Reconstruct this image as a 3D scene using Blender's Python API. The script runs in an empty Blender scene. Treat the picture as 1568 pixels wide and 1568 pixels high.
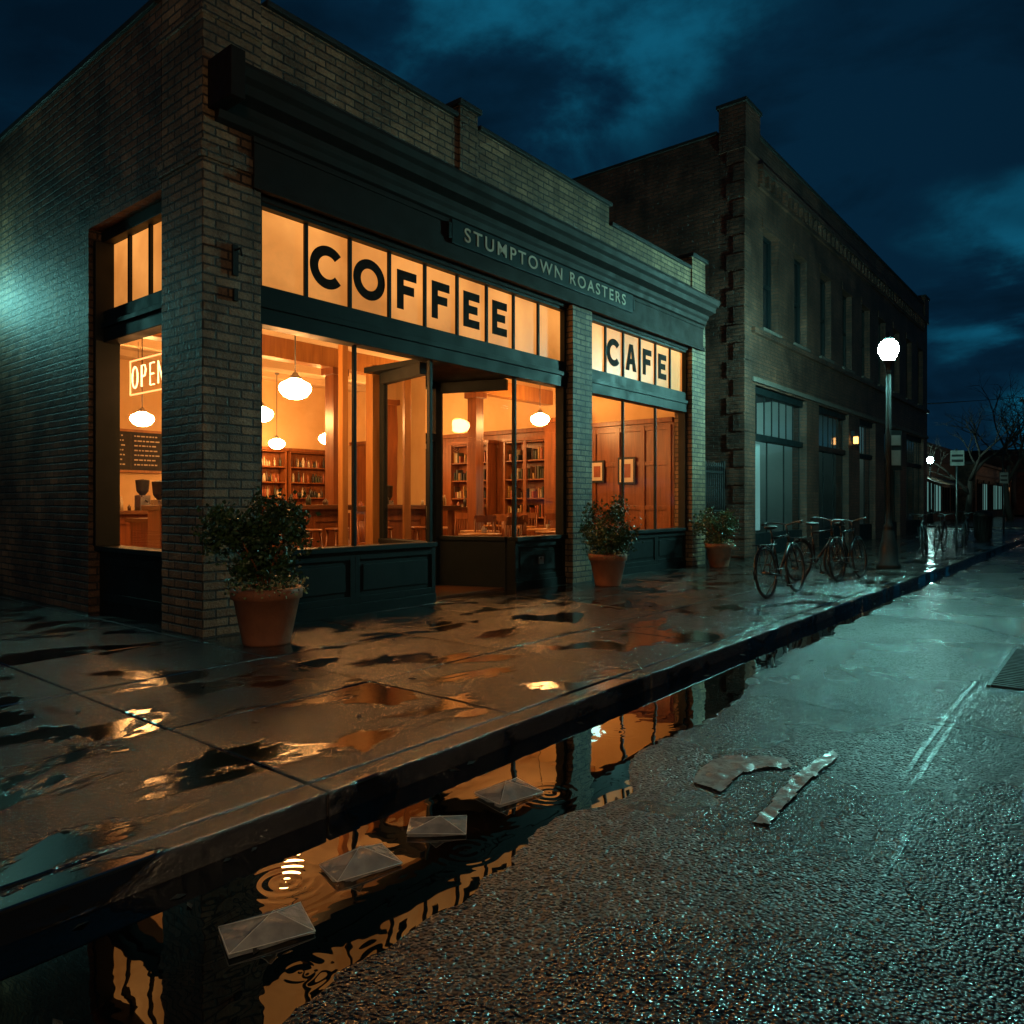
import bpy, math, random
from mathutils import Vector, Matrix, noise as mnoise
random.seed(7)
scene=bpy.context.scene
scene.view_settings.view_transform='Standard'
scene.view_settings.look='None'
scene.view_settings.exposure=0
COL=scene.collection

# ------------------------------------------------------------ node helpers
class NT:
    def __init__(s,nt): s.nt=nt
    def new(s,t,**k):
        n=s.nt.nodes.new(t)
        for a,b in k.items(): setattr(n,a,b)
        return n
    def set(s,sock,v):
        if isinstance(v,bpy.types.NodeSocket): s.nt.links.new(v,sock)
        elif v is not None:
            if hasattr(sock.default_value,'__len__') and not hasattr(v,'__len__'): v=(v,v,v)
            if hasattr(v,'__len__') and len(v)==3 and len(sock.default_value)==4: v=(*v,1)
            sock.default_value=v
    def m(s,op,a,b=None,c=None,clamp=False):
        n=s.new('ShaderNodeMath',operation=op); n.use_clamp=clamp
        s.set(n.inputs[0],a)
        if b is not None: s.set(n.inputs[1],b)
        if c is not None: s.set(n.inputs[2],c)
        return n.outputs[0]
    def vm(s,op,a,b=None):
        n=s.new('ShaderNodeVectorMath',operation=op); s.set(n.inputs[0],a)
        if b is not None: s.set(n.inputs[1],b)
        return n.outputs[1] if op in('DOT_PRODUCT','LENGTH','DISTANCE') else n.outputs[0]
    def vscale(s,v,k):
        n=s.new('ShaderNodeVectorMath',operation='SCALE'); s.set(n.inputs[0],v); s.set(n.inputs['Scale'],k); return n.outputs[0]
    def obj(s): return s.new('ShaderNodeTexCoord').outputs['Object']
    def sep(s,v):
        n=s.new('ShaderNodeSeparateXYZ'); s.set(n.inputs[0],v); return n.outputs
    def comb(s,x,y,z):
        n=s.new('ShaderNodeCombineXYZ'); s.set(n.inputs[0],x); s.set(n.inputs[1],y); s.set(n.inputs[2],z); return n.outputs[0]
    def noise(s,v,scale,detail=3,rough=.5,dist=0):
        n=s.new('ShaderNodeTexNoise'); s.set(n.inputs['Vector'],v)
        n.inputs['Scale'].default_value=scale; n.inputs['Detail'].default_value=detail
        n.inputs['Roughness'].default_value=rough; n.inputs['Distortion'].default_value=dist
        return n.outputs['Fac']
    def vor(s,v,scale,feature='F1'):
        n=s.new('ShaderNodeTexVoronoi',feature=feature); s.set(n.inputs['Vector'],v)
        n.inputs['Scale'].default_value=scale; return n.outputs
    def mr(s,v,a,b,c=0,d=1,smooth=False):
        n=s.new('ShaderNodeMapRange')
        if smooth: n.interpolation_type='SMOOTHSTEP'
        s.set(n.inputs[0],v)
        for i,q in enumerate((a,b,c,d)): s.set(n.inputs[i+1],q)
        return n.outputs[0]
    def mix(s,f,a,b,blend='MIX'):
        n=s.new('ShaderNodeMix',data_type='RGBA',blend_type=blend)
        s.set(n.inputs[0],f); s.set(n.inputs[6],a); s.set(n.inputs[7],b); return n.outputs[2]
    def bump(s,h,dist=.01,strength=1,normal=None):
        n=s.new('ShaderNodeBump'); n.inputs['Strength'].default_value=strength
        n.inputs['Distance'].default_value=dist; s.set(n.inputs['Height'],h)
        if normal: s.set(n.inputs['Normal'],normal)
        return n.outputs[0]
def mat(name,color=None,rough=.5,metal=0,emit=None,estr=1,spec=None,ior=None):
    m=bpy.data.materials.new(name); m.use_nodes=True
    t=NT(m.node_tree); b=m.node_tree.nodes['Principled BSDF']
    if color is not None: t.set(b.inputs['Base Color'],color)
    b.inputs['Roughness'].default_value=rough; b.inputs['Metallic'].default_value=metal
    if emit: t.set(b.inputs['Emission Color'],emit); b.inputs['Emission Strength'].default_value=estr
    if ior: b.inputs['IOR'].default_value=ior
    return m,t,b
def noisy(name,c1,c2,scale=3,r1=.4,r2=.7,metal=0,bump=.003,bscale=40,ior=None):
    m,t,b=mat(name,metal=metal,ior=ior)
    o=t.obj(); n=t.noise(o,scale,5,.6)
    t.set(b.inputs['Base Color'],t.mix(t.mr(n,.3,.7),c1,c2))
    t.set(b.inputs['Roughness'],t.mr(t.noise(o,scale*2.3,3),.3,.7,r1,r2))
    if bump: t.set(b.inputs['Normal'],t.bump(t.noise(o,bscale,3,.7),bump))
    return m
def brick_mat(name,c1,c2,mortar,bw=.27,rh=.090,ms=.012,stain=.6,rough=(.4,.7)):
    m,t,b=mat(name)
    o=t.obj(); x,y,z=t.sep(o)
    wob=t.m('MULTIPLY',t.m('SUBTRACT',t.noise(o,2.5,2),.5),.02)
    u=t.m('ADD',t.m('ADD',x,y),wob); v=t.m('ADD',z,t.m('MULTIPLY',wob,.7))
    wob2=t.m('MULTIPLY',t.m('SUBTRACT',t.noise(o,30,2),.5),.016)
    vec=t.comb(t.m('ADD',u,wob2),t.m('ADD',v,wob2),0)
    n=t.new('ShaderNodeTexBrick'); t.set(n.inputs['Vector'],vec)
    for k,q in (('Scale',1),('Brick Width',bw),('Row Height',rh),('Mortar Size',ms),('Mortar Smooth',.35),('Bias',0)):
        n.inputs[k].default_value=q
    t.set(n.inputs['Color1'],c1); t.set(n.inputs['Color2'],c2); t.set(n.inputs['Mortar'],mortar)
    grime=t.mr(t.noise(o,.9,6,.65,.4),.35,.7,1-stain,1.2)
    streak=t.mr(t.noise(t.comb(t.m('MULTIPLY',u,3),t.m('MULTIPLY',v,.5),y),1.5,4),.3,.7,.6,1.2)
    fine=t.mr(t.noise(o,35,3,.7),.3,.7,.6,1.35)
    g=t.m('MULTIPLY',t.m('MULTIPLY',grime,streak),fine)
    t.set(b.inputs['Base Color'],t.mix(1,n.outputs['Color'],t.comb(g,g,g),'MULTIPLY'))
    t.set(b.inputs['Roughness'],t.mr(fine,.6,1.35,*rough))
    h=t.m('ADD',t.m('MULTIPLY',n.outputs['Fac'],-1.2),t.m('MULTIPLY',t.noise(o,28,3,.7),1.0))
    h=t.m('ADD',h,t.m('MULTIPLY',t.vor(vec,7)['Distance'],.5))
    t.set(b.inputs['Normal'],t.bump(h,.018,1))
    return m
def wood(name,c1,c2,rough=.35,scale=1,axis=2):
    m,t,b=mat(name,rough=rough)
    x,y,z=t.sep(t.obj()); k=[14*scale]*3; k[axis]=1.2*scale
    n=t.noise(t.comb(t.m('MULTIPLY',x,k[0]),t.m('MULTIPLY',y,k[1]),t.m('MULTIPLY',z,k[2])),1,4,.6,.6)
    t.set(b.inputs['Base Color'],t.mix(t.mr(n,.3,.7),c1,c2))
    return m
# ------------------------------------------------------------ mesh builder
class MB:
    def __init__(s): s.v=[];s.f=[];s.mi=[];s.sm=[];s.mats=[]
    def _m(s,m):
        if m not in s.mats: s.mats.append(m)
        return s.mats.index(m)
    def add(s,vs,fs,m,smooth=False):
        o=len(s.v); s.v+= [tuple(p) for p in vs]; i=s._m(m)
        for f in fs: s.f.append([o+k for k in f]); s.mi.append(i); s.sm.append(smooth)
    def box(s,x0,x1,y0,y1,z0,z1,m):
        s.add([(x0,y0,z0),(x1,y0,z0),(x1,y1,z0),(x0,y1,z0),(x0,y0,z1),(x1,y0,z1),(x1,y1,z1),(x0,y1,z1)],
              [(3,2,1,0),(4,5,6,7),(0,1,5,4),(1,2,6,5),(2,3,7,6),(3,0,4,7)],m)
    def obox(s,p0,p1,th,z0,z1,m,off=0):
        d=(Vector(p1)-Vector(p0)).normalized(); n=Vector((-d.y,d.x))
        a=[Vector(p0)+n*(off-th/2),Vector(p1)+n*(off-th/2),Vector(p1)+n*(off+th/2),Vector(p0)+n*(off+th/2)]
        s.add([(q.x,q.y,z0) for q in a]+[(q.x,q.y,z1) for q in a],
              [(3,2,1,0),(4,5,6,7),(0,1,5,4),(1,2,6,5),(2,3,7,6),(3,0,4,7)],m)
    def quad(s,pts,m): s.add(pts,[tuple(range(len(pts)))],m)
    def prof_x(s,prof,x0,x1,m):
        n=len(prof); vs=[(x0,y,z) for y,z in prof]+[(x1,y,z) for y,z in prof]
        fs=[(i,(i+1)%n,n+(i+1)%n,n+i) for i in range(n)]+[tuple(range(n))[::-1],tuple(range(n,2*n))]
        s.add(vs,fs,m)
    def lathe(s,prof,c,m,seg=24,smooth=True):
        vs=[];fs=[];n=len(prof)
        for i in range(seg):
            a=2*math.pi*i/seg
            for r,z in prof: vs.append((c[0]+r*math.cos(a),c[1]+r*math.sin(a),c[2]+z))
        for i in range(seg):
            j=(i+1)%seg
            for k in range(n-1): fs.append((i*n+k,j*n+k,j*n+k+1,i*n+k+1))
        s.add(vs,fs,m,smooth)
    def tube(s,pts,r,m,seg=8,closed=False,r2=None):
        pts=[Vector(p) for p in pts]; n=len(pts); vs=[];fs=[]
        for i,p in enumerate(pts):
            a=pts[i-1] if (i>0 or closed) else p; b=pts[(i+1)%n] if (i<n-1 or closed) else p
            d=(b-a).normalized(); up=Vector((0,0,1)) if abs(d.z)<.95 else Vector((1,0,0))
            if closed: up=s_up if (s_up:=getattr(s,'_up',None)) else up
            u=d.cross(up).normalized(); w=u.cross(d)
            rr=r if r2 is None else r+(r2-r)*i/max(1,n-1)
            for k in range(seg):
                q=2*math.pi*k/seg; vs.append(p+u*math.cos(q)*rr+w*math.sin(q)*rr)
        for i in range(n if closed else n-1):
            j=(i+1)%n
            for k in range(seg):
                l=(k+1)%seg; fs.append((i*seg+k,i*seg+l,j*seg+l,j*seg+k))
        if not closed: fs.append(tuple(range(seg))[::-1]); fs.append(tuple(range((n-1)*seg,n*seg)))
        s.add(vs,fs,m,True)
    def ell(s,c,r,m,seg=16,rings=10,jit=0):
        vs=[];fs=[]
        for i in range(rings+1):
            th=math.pi*i/rings
            for k in range(seg):
                a=2*math.pi*k/seg; q=1+random.uniform(-jit,jit)
                vs.append((c[0]+r[0]*math.sin(th)*math.cos(a)*q,c[1]+r[1]*math.sin(th)*math.sin(a)*q,c[2]+r[2]*math.cos(th)*q))
        for i in range(rings):
            for k in range(seg):
                l=(k+1)%seg; fs.append((i*seg+k,(i+1)*seg+k,(i+1)*seg+l,i*seg+l))
        s.add(vs,fs,m,True)
    def obj(s,name,loc=(0,0,0),rot=(0,0,0),parent=None,bevel=0,scale=1):
        me=bpy.data.meshes.new(name); me.from_pydata(s.v,[],s.f)
        for q in s.mats: me.materials.append(q)
        me.polygons.foreach_set('material_index',s.mi); me.polygons.foreach_set('use_smooth',s.sm)
        me.update(); o=bpy.data.objects.new(name,me); COL.objects.link(o)
        o.location=loc; o.rotation_euler=rot; o.scale=(scale,)*3
        if parent: o.parent=parent
        if bevel:
            b=o.modifiers.new('b','BEVEL'); b.width=bevel; b.segments=2; b.limit_method='ANGLE'
        return o
def empty(name,loc=(0,0,0)):
    e=bpy.data.objects.new(name,None); COL.objects.link(e); e.location=loc; return e

# ------------------------------------------------------------ materials
M_brick=brick_mat('buff_brick',(.38,.235,.13),(.20,.12,.068),(.05,.04,.032),stain=.6)
M_brickL=brick_mat('weathered_brick',(.31,.155,.082),(.16,.08,.045),(.045,.035,.028),stain=.85)
M_brick2=brick_mat('brown_brick',(.19,.07,.04),(.105,.045,.028),(.05,.04,.033),stain=.7)
M_coping=noisy('metal_coping',(.012,.013,.013),(.024,.024,.023),3,.5,.7)
M_trim=noisy('dark_green_paint',(.004,.008,.009),(.007,.012,.013),2,.5,.68,bump=.001,ior=1.35)
M_corn=noisy('brown_paint',(.010,.006,.005),(.016,.009,.0075),2,.6,.8,bump=.002,ior=1.33)
M_signb=noisy('sign_board_paint',(.004,.012,.014),(.007,.017,.020),3,.5,.7,bump=.001,ior=1.35)
M_letter=noisy('dark_letter_paint',(.018,.009,.006),(.024,.012,.008),5,.7,.9,bump=0,ior=1.25)
M_gold=noisy('pale_letter_paint',(.66,.58,.46),(.52,.45,.35),6,.4,.6,bump=0)
M_black=noisy('black_metal',(.005,.006,.007),(.010,.010,.010),5,.5,.7,bump=.001)
M_plaster=noisy('warm_plaster',(.68,.46,.22),(.78,.57,.31),1.2,.7,.9,bump=0)
M_ceil=noisy('ceiling_paint',(.66,.50,.3),(.72,.56,.36),1,.8,.9,bump=0)
M_wood=wood('oiled_wood',(.27,.085,.022),(.13,.04,.012))
M_woodx=wood('oiled_wood_long',(.15,.06,.022),(.08,.03,.012),axis=0)
M_woodl=wood('pale_wood',(.48,.22,.06),(.32,.135,.04))
M_floorin=wood('floor_boards',(.15,.07,.03),(.09,.04,.018),axis=0,rough=.3)
M_stone=noisy('cut_stone',(.12,.09,.075),(.075,.06,.05),4,.6,.8,bump=.004)
M_terra=noisy('terracotta',(.36,.125,.06),(.23,.08,.04),5,.5,.75,bump=.003)
M_soil=noisy('soil',(.02,.014,.01),(.04,.028,.02),20,.8,.95,bump=.01)
M_roof=noisy('tar_roof',(.03,.03,.03),(.05,.05,.05),2,.8,.95)
M_chalk=noisy('chalkboard',(.015,.015,.015),(.03,.03,.03),3,.6,.8,bump=0)
M_steel=noisy('steel',(.4,.4,.4),(.3,.3,.3),5,.25,.4,metal=1,bump=0)
M_steeld=noisy('dull_steel',(.16,.16,.16),(.10,.10,.10),5,.4,.55,metal=1,bump=0)
M_rubber=noisy('rubber',(.012,.012,.012),(.02,.02,.02),5,.5,.7,bump=0)
M_globe,_,_=mat('opal_globe',(.9,.9,.9),.3,emit=(1,.47,.145),estr=125)
M_lampglobe,_,_=mat('street_globe',(.9,.9,.9),.3,emit=(.33,1,.90),estr=850)
M_farglobe,_,_=mat('far_globe',(.9,.9,.9),.3,emit=(.5,1,.9),estr=170)
M_white,_,_=mat('white_enamel',(.6,.62,.6),.4)
def glass(name,tint=(.97,.97,.97)):
    m=bpy.data.materials.new(name); m.use_nodes=True; nt=m.node_tree; nt.nodes.clear(); t=NT(nt)
    out=t.new('ShaderNodeOutputMaterial'); tr=t.new('ShaderNodeBsdfTransparent'); tr.inputs[0].default_value=(*tint,1)
    gl=t.new('ShaderNodeBsdfGlossy'); gl.inputs['Roughness'].default_value=.01
    nb=t.bump(t.noise(t.obj(),1.1,1),.003)
    t.set(gl.inputs['Normal'],nb)
    fr=t.new('ShaderNodeFresnel'); fr.inputs[0].default_value=1.5
    mx=t.new('ShaderNodeMixShader'); t.set(mx.inputs[0],t.m('MULTIPLY',fr.outputs[0],1.2,clamp=True))
    t.set(mx.inputs[1],tr.outputs[0]); t.set(mx.inputs[2],gl.outputs[0]); t.set(out.inputs[0],mx.outputs[0])
    return m
M_glass=glass('window_glass')
M_dglass,_,_=mat('dark_glass',(.006,.01,.012),.06)
M_pane,t,b=mat('frosted_glass_painted_glow',(.3,.18,.08),.4,ior=1.35)  # light from inside put in as emission, noise-varied and brighter towards the top
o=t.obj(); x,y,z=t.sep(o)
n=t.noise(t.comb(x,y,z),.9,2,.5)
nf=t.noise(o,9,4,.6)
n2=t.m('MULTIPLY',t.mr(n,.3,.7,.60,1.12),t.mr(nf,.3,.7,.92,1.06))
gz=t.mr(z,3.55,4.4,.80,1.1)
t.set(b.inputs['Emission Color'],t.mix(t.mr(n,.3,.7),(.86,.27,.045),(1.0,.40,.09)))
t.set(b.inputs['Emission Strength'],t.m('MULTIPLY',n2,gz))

# wet sidewalk
M_side,t,b=mat('wet_concrete')
o=t.obj(); x,y,z=t.sep(o)
wet=t.noise(t.vm('MULTIPLY',o,(.8,1.3,1)),1.5,6,.6,.5)
pud=t.mr(wet,.50,.56,0,1,True)
fine=t.noise(o,60,4,.75); med=t.noise(o,7,4,.65)
c=t.mix(t.mr(med,.3,.7),(.018,.016,.014),(.04,.036,.031))
c=t.mix(t.mr(fine,.35,.75,0,.6),c,(.085,.072,.06))
c=t.mix(pud,c,(.010,.009,.008))
t.set(b.inputs['Base Color'],c)
r=t.m('ADD',t.mr(t.noise(o,2.1,4,.65),.3,.7,.08,.25),t.m('MULTIPLY',t.m('SUBTRACT',fine,.5),.2))
t.set(b.inputs['Roughness'],t.m('MAXIMUM',t.m('MULTIPLY',r,t.m('SUBTRACT',1,t.m('MULTIPLY',pud,.7))),.05))
b.inputs['IOR'].default_value=2.2
dry=t.m('SUBTRACT',1,t.m('MULTIPLY',pud,.93))
vs_=t.vor(t.vm('MULTIPLY',o,(1,1,.15)),95)
tilt=t.vscale(t.vm('MULTIPLY',t.vm('SUBTRACT',vs_['Color'],(.5,.5,.5)),(.26,.26,0)),dry)
gn=t.new('ShaderNodeNewGeometry').outputs['Normal']
nn=t.vm('NORMALIZE',t.vm('ADD',gn,tilt))
h=t.m('MULTIPLY',t.m('ADD',t.m('MULTIPLY',fine,1.1),t.m('MULTIPLY',med,1.4)),dry)
t.set(b.inputs['Normal'],t.bump(h,.008,1,nn))
# asphalt: tilted stone facets under a wet film
M_road,t,b=mat('wet_asphalt')
o=t.obj(); x,y,z=t.sep(o)
ow=t.vm('ADD',o,t.vm('MULTIPLY',t.comb(t.noise(o,40,2),t.noise(t.vm('ADD',o,(5,5,5)),40,2),0),(.012,.012,0)))
o2=t.vm('MULTIPLY',ow,(1,1,.15))
v1=t.vor(o2,66); v2=t.vor(o2,150)
big=t.noise(o,.7,3,.5,.3); med=t.noise(o,5,4,.6)
rc=t.sep(v1['Color'])
cc=t.mix(t.m('POWER',rc[0],2.5),(.007,.007,.008),(.10,.088,.075))
t.set(b.inputs['Base Color'],t.mix(t.mr(med,.3,.7,0,.45),cc,(.007,.007,.008)))
def band(t,c,c0,w,s=.012): 
    return t.mr(t.m('ABSOLUTE',t.m('SUBTRACT',c,c0)),w,w+s,1,0,True)
yw=t.m('ADD',y,t.m('MULTIPLY',t.m('SUBTRACT',t.noise(o,.6,2),.5),.1))
tr=None
for yy in (-5.95,-6.01,-6.07,-6.13,-7.75,-7.81,-7.87):
    q=band(t,yw,yy,.010); tr=q if tr is None else t.m('MAXIMUM',tr,q)
tr=t.m('MULTIPLY',tr,t.mr(t.noise(t.vm('MULTIPLY',o,(.4,3,1)),1.5,3),.42,.6,0,.85))
seam=t.m('MAXIMUM',band(t,t.m('ADD',x,t.m('MULTIPLY',t.noise(o,2,4),.25)),1.75,.008),band(t,t.m('ADD',y,t.m('MULTIPLY',t.noise(o,1.2,4),.3)),-8.6,.01))
t.set(b.inputs['Roughness'],t.mr(big,.3,.7,.17,.36)); b.inputs['IOR'].default_value=1.65
amp=t.m('MULTIPLY',t.mr(big,.35,.65,.65,1.05,True),t.m('SUBTRACT',1,t.m('MULTIPLY',tr,.8)))
f1=t.vm('SUBTRACT',v1['Color'],(.5,.5,.5)); f2=t.vm('SUBTRACT',v2['Color'],(.5,.5,.5))
ft=t.vm('ADD',t.vm('MULTIPLY',f1,(.68,.68,0)),t.vm('MULTIPLY',f2,(.45,.45,0)))
gn=t.new('ShaderNodeNewGeometry').outputs['Normal']
nn=t.vm('NORMALIZE',t.vm('ADD',gn,t.vscale(ft,amp)))
h=t.m('ADD',t.m('MULTIPLY',t.m('MULTIPLY',v1['Distance'],-1.0),amp),t.m('MULTIPLY',med,1.0)); h=t.m('SUBTRACT',h,t.m('MULTIPLY',seam,2))
t.set(b.inputs['Normal'],t.bump(h,.012,1,nn))
# water
M_water,t,b=mat('puddle_water',(.004,.004,.004),.012,ior=1.9)
o=t.obj(); x,y,z=t.sep(o)
h=t.m('MULTIPLY',t.noise(t.vm('MULTIPLY',o,(1,1.4,1)),3.2,2,.45,.4),.5)
for (cx,cy,rad,am) in ((-2.06,-4.4,.24,.065),(-1.45,-4.75,.18,.035),(-.75,-4.66,.22,.04),(.3,-4.4,.2,.03),(-2.35,-4.9,.2,.025)):
    d=t.vm('DISTANCE',t.comb(x,y,0),(cx,cy,0))
    w=t.m('MULTIPLY',t.m('SINE',t.m('MULTIPLY',d,130)),t.mr(d,rad*.3,rad,am,0))
    h=t.m('ADD',h,w)
t.set(b.inputs['Normal'],t.bump(h,.010,.35))

# ------------------------------------------------------------ ground, road, pavement
g=MB(); g.box(-300,400,-300,300,-.6,-.32,M_soil); g.obj('ground')
WZ=-.115
def edge(x):
    P=[(-30,-5.05),(-6,-5.5),(-3.2,-5.3),(-2.52,-5.04),(-1.7,-4.98),(-1.1,-4.89),(-.475,-4.98),(-.1,-4.77),(.32,-4.67),(1.1,-4.71),(1.6,-4.6),(3,-4.42),(8,-4.28),(300,-4.2)]
    for (a,b_),(c_,d_) in zip(P,P[1:]):
        if x<=c_: return b_+(d_-b_)*(x-a)/(c_-a)
    return -4.2
def rz(x,y):
    d=edge(x)-y
    n=mnoise.noise(Vector((x*1.6,y*1.6,0)))*.006+mnoise.noise(Vector((x*6,y*6,3)))*.0025+mnoise.noise(Vector((x*17,y*17,9)))*.0015
    z=WZ+(max(-.03,d*.07) if d<0 else min(d,.15)*.04+min(max(d-.15,0),4)*.012)
    return z+n
xs=[];x=-40
while x<-5: xs.append(x); x+=2.5
x=-5
while x<7: xs.append(x); x+=.04
while x<20: xs.append(x); x+=.25
while x<160: xs.append(x); x+=5
ys=[];y=-4.0
while y>-7.5: ys.append(y); y-=.04
while y>-15.2: ys.append(y); y-=.4
vs=[(a,c_,rz(a,c_)) for a in xs for c_ in ys]; ny=len(ys)
fs=[(i*ny+k,i*ny+k+1,(i+1)*ny+k+1,(i+1)*ny+k) for i in range(len(xs)-1) for k in range(ny-1)]
r=MB(); r.add(vs,fs,M_road,True); r.obj('road')
r=MB(); r.box(36,44,-3.99,120,-.3,-.10,M_road); r.box(-14,-4.6,-3.99,120,-.3,-.10,M_road); r.obj('road')
w=MB(); w.quad([(-8,-5.8,WZ),(30,-5.8,WZ),(30,-4.02,WZ),(-8,-4.02,WZ)],M_water); w.obj('puddle')
# cast iron trench drain let into the carriageway
B=MB(); n_=26
for i in range(n_): B.box(3.0+i*.07,3.035+i*.07,-6.32,-6.06,-.12,rz(4,-6.2)+.014,M_black)
B.box(2.96,4.86,-6.345,-6.32,-.12,rz(4,-6.2)+.016,M_steeld); B.box(2.96,4.86,-6.06,-6.035,-.12,rz(4,-6.2)+.016,M_steeld)
B.obj('drain_grate')
def slabs(x0,x1,y0,y1,kerb=None,nm='sidewalk',px=1.5,py=1.32):
    s=MB(); s.box(x0+.01,x1-.01,y0+.01,y1-.01,-.31,-.02,M_soil)
    yy=y0
    if kerb is not None:
        xx=x0
        while xx<x1-.01:
            xe=min(xx+px*2,x1); s.box(xx+.004,xe-.004,y0-.0,y0+.15,-.31,random.uniform(-.002,.002),M_side); xx=xe
        yy=y0+.16
    while yy<y1-.01:
        ye=min(yy+py,y1); xx=x0
        while xx<x1-.01:
            xe=min(xx+px,x1); z=[random.uniform(-.004,.003) for _ in range(4)]; g_=.006
            a,b_,c_,d_=xx+g_,xe-g_,yy+g_,ye-g_
            s.add([(a,c_,-.1),(b_,c_,-.1),(b_,d_,-.1),(a,d_,-.1),(a,c_,z[0]),(b_,c_,z[1]),(b_,d_,z[2]),(a,d_,z[3])],
              [(3,2,1,0),(4,5,6,7),(0,1,5,4),(1,2,6,5),(2,3,7,6),(3,0,4,7)],M_side)
            xx=xe
        yy=ye
    return s.obj(nm,bevel=.012)
slabs(-4.6,36,-4.05,12,kerb=1); slabs(44,80,-4.05,10,kerb=1,px=3,py=2.6); slabs(-40,60,-19,-15.1,px=3,py=2)

# ------------------------------------------------------------ coffee shop
shop=empty('coffee_shop_building')
W=MB()
W.box(0,.63,0,.82,-.05,6.72,M_brick)
W.box(6.25,6.82,0,.34,-.05,4.5,M_brick)
W.box(10.57,11.2,0,.4,-.05,6.36,M_brick)
W.box(.63,3.6,.03,.33,4.5,6.42,M_brick); W.box(3.6,3.96,.0,.33,5.3,6.6,M_brick); W.box(3.6,3.96,.03,.33,4.5,5.3,M_brick)
W.box(3.96,7.4,.03,.33,4.5,6.42,M_brick); W.box(7.4,10.57,.03,.33,4.5,6.1,M_brick)
W.obj('front_walls',parent=shop,bevel=.008)
W=MB()
W.box(.0,.33,.82,2.6,4.52,6.45,M_brickL); W.box(0,.33,2.6,15,-.05,6.45,M_brickL)
W.box(10.9,11.2,.4,15,0,6.1,M_brickL); W.box(.33,10.9,14.7,15,0,6.1,M_brickL)
W.obj('side_walls',parent=shop)
W=MB()
W.box(-.03,.66,-.03,.85,4.62,4.79,M_brick); W.box(-.02,.64,-.02,.84,6.0,6.08,M_brick)
W.obj('pier_bands',parent=shop,bevel=.01)
C=MB()
C.box(-.06,.69,-.06,.88,6.72,6.8,M_coping)
for a,b_,z in ((.69,3.56,6.42),(4.0,7.44,6.42),(7.44,10.53,6.1)): C.box(a,b_,-.02,.38,z,z+.06,M_coping)
C.box(3.56,4.0,-.05,.38,6.6,6.67,M_coping); C.box(10.53,11.25,-.05,.45,6.36,6.43,M_coping)
C.box(-.04,.38,.88,15.05,6.45,6.52,M_coping)
C.obj('copings',parent=shop,bevel=.008)
C=MB()
C.prof_x([(.0,5.0),(-.07,5.03),(-.09,5.1),(-.13,5.14),(-.14,5.2),(-.28,5.24),(-.30,5.33),(-.36,5.37),(-.39,5.44),(-.39,5.48),(.0,5.53)][::-1],.12,11.08,M_corn)
C.box(.52,11.0,-.045,.028,4.5,4.995,M_corn)
C.box(.50,11.02,-.075,-.047,4.47,4.54,M_corn); C.box(.5,11.02,-.07,-.047,4.93,4.99,M_corn)
C.box(.05,.2,-.42,-.001,5.1,5.56,M_corn); 
C.obj('cornice',parent=shop,bevel=.006)
R=MB(); R.box(.34,10.89,.34,14.69,5.8,5.9,M_roof); R.obj('roof',parent=shop)
T=MB()
def mullions(xs_,z0,z1,w=.045,y0=.175,y1=.225):
    for q in xs_: T.box(q-w/2,q+w/2,y0,y1,z0,z1,M_trim)
for (a,b_) in ((.631,6.249),(6.821,10.569)):
    T.box(a,b_,.11,.29,4.39,4.498,M_trim)
    T.box(a,b_,.10,.30,3.16,3.36,M_trim); T.box(a,b_,.12,.30,3.362,3.57,M_trim)
    T.box(a,b_,.075,.099,3.33,3.40,M_trim)
    T.box(a,b_,.08,.12,4.43,4.5,M_corn)
p1=.61
mullions([.70+p1*i for i in range(1,9)],3.57,4.39)
T.box(.631,.72,.12,.28,3.57,4.39,M_trim); T.box(6.19,6.249,.12,.28,3.57,4.39,M_trim)
mullions([6.93+.607*i for i in range(1,6)],3.57,4.39)
T.box(6.821,6.95,.12,.28,3.57,4.39,M_trim); T.box(10.53,10.569,.12,.28,3.57,4.39,M_trim)
T.box(.631,.72,.12,.28,.79,3.16,M_trim); mullions([1.99],.79,3.16,.04)
T.box(3.21,3.26,.17,.23,.79,3.16,M_trim)
T.box(4.975,5.02,.17,.23,.79,3.16,M_trim); T.box(6.16,6.249,.12,.28,.79,3.16,M_trim)
T.box(6.821,6.95,.12,.28,.79,3.16,M_trim); T.box(10.5,10.569,.12,.28,.79,3.16,M_trim)
mullions([8.14,9.36],.79,3.16,.04)
def bulk(a,b_,n):
    T.box(a,b_,.17,.33,-.03,.73,M_trim); T.box(a,b_,.10,.34,.73,.79,M_trim); T.box(a,b_,.13,.169,-.03,.12,M_trim)
    w=(b_-a)/n
    for i in range(n):
        l=a+w*i
        T.box(l,l+.07,.145,.169,.12,.73,M_trim); T.box(l+w-.07,l+w,.145,.169,.12,.73,M_trim)
        T.box(l+.07,l+w-.07,.145,.169,.63,.73,M_trim); T.box(l+.07,l+w-.07,.145,.169,.12,.2,M_trim)
        T.box(l+.13,l+w-.13,.155,.169,.26,.57,M_trim)
bulk(.631,3.29,2); bulk(4.96,6.249,1); bulk(6.821,10.569,3)
for (p,q) in (((3.25,.34),(3.5,1.4)),((5.0,.34),(4.63,1.4))):
    T.obox(p,q,.12,-.03,.73,M_trim); T.obox(p,q,.18,.732,.79,M_trim); T.obox(p,q,.10,3.0,3.16,M_trim)
    e=Vector(q)-Vector(p); e.normalize()
    T.obox(Vector(q)-e*.05,q,.06,.79,3.0,M_trim)
T.box(3.3,4.95,.301,1.6,3.161,3.24,M_trim)
T.box(3.5,3.62,1.34,1.5,0,3.16,M_trim); T.box(4.5,4.62,1.34,1.5,0,3.16,M_trim)
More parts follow.
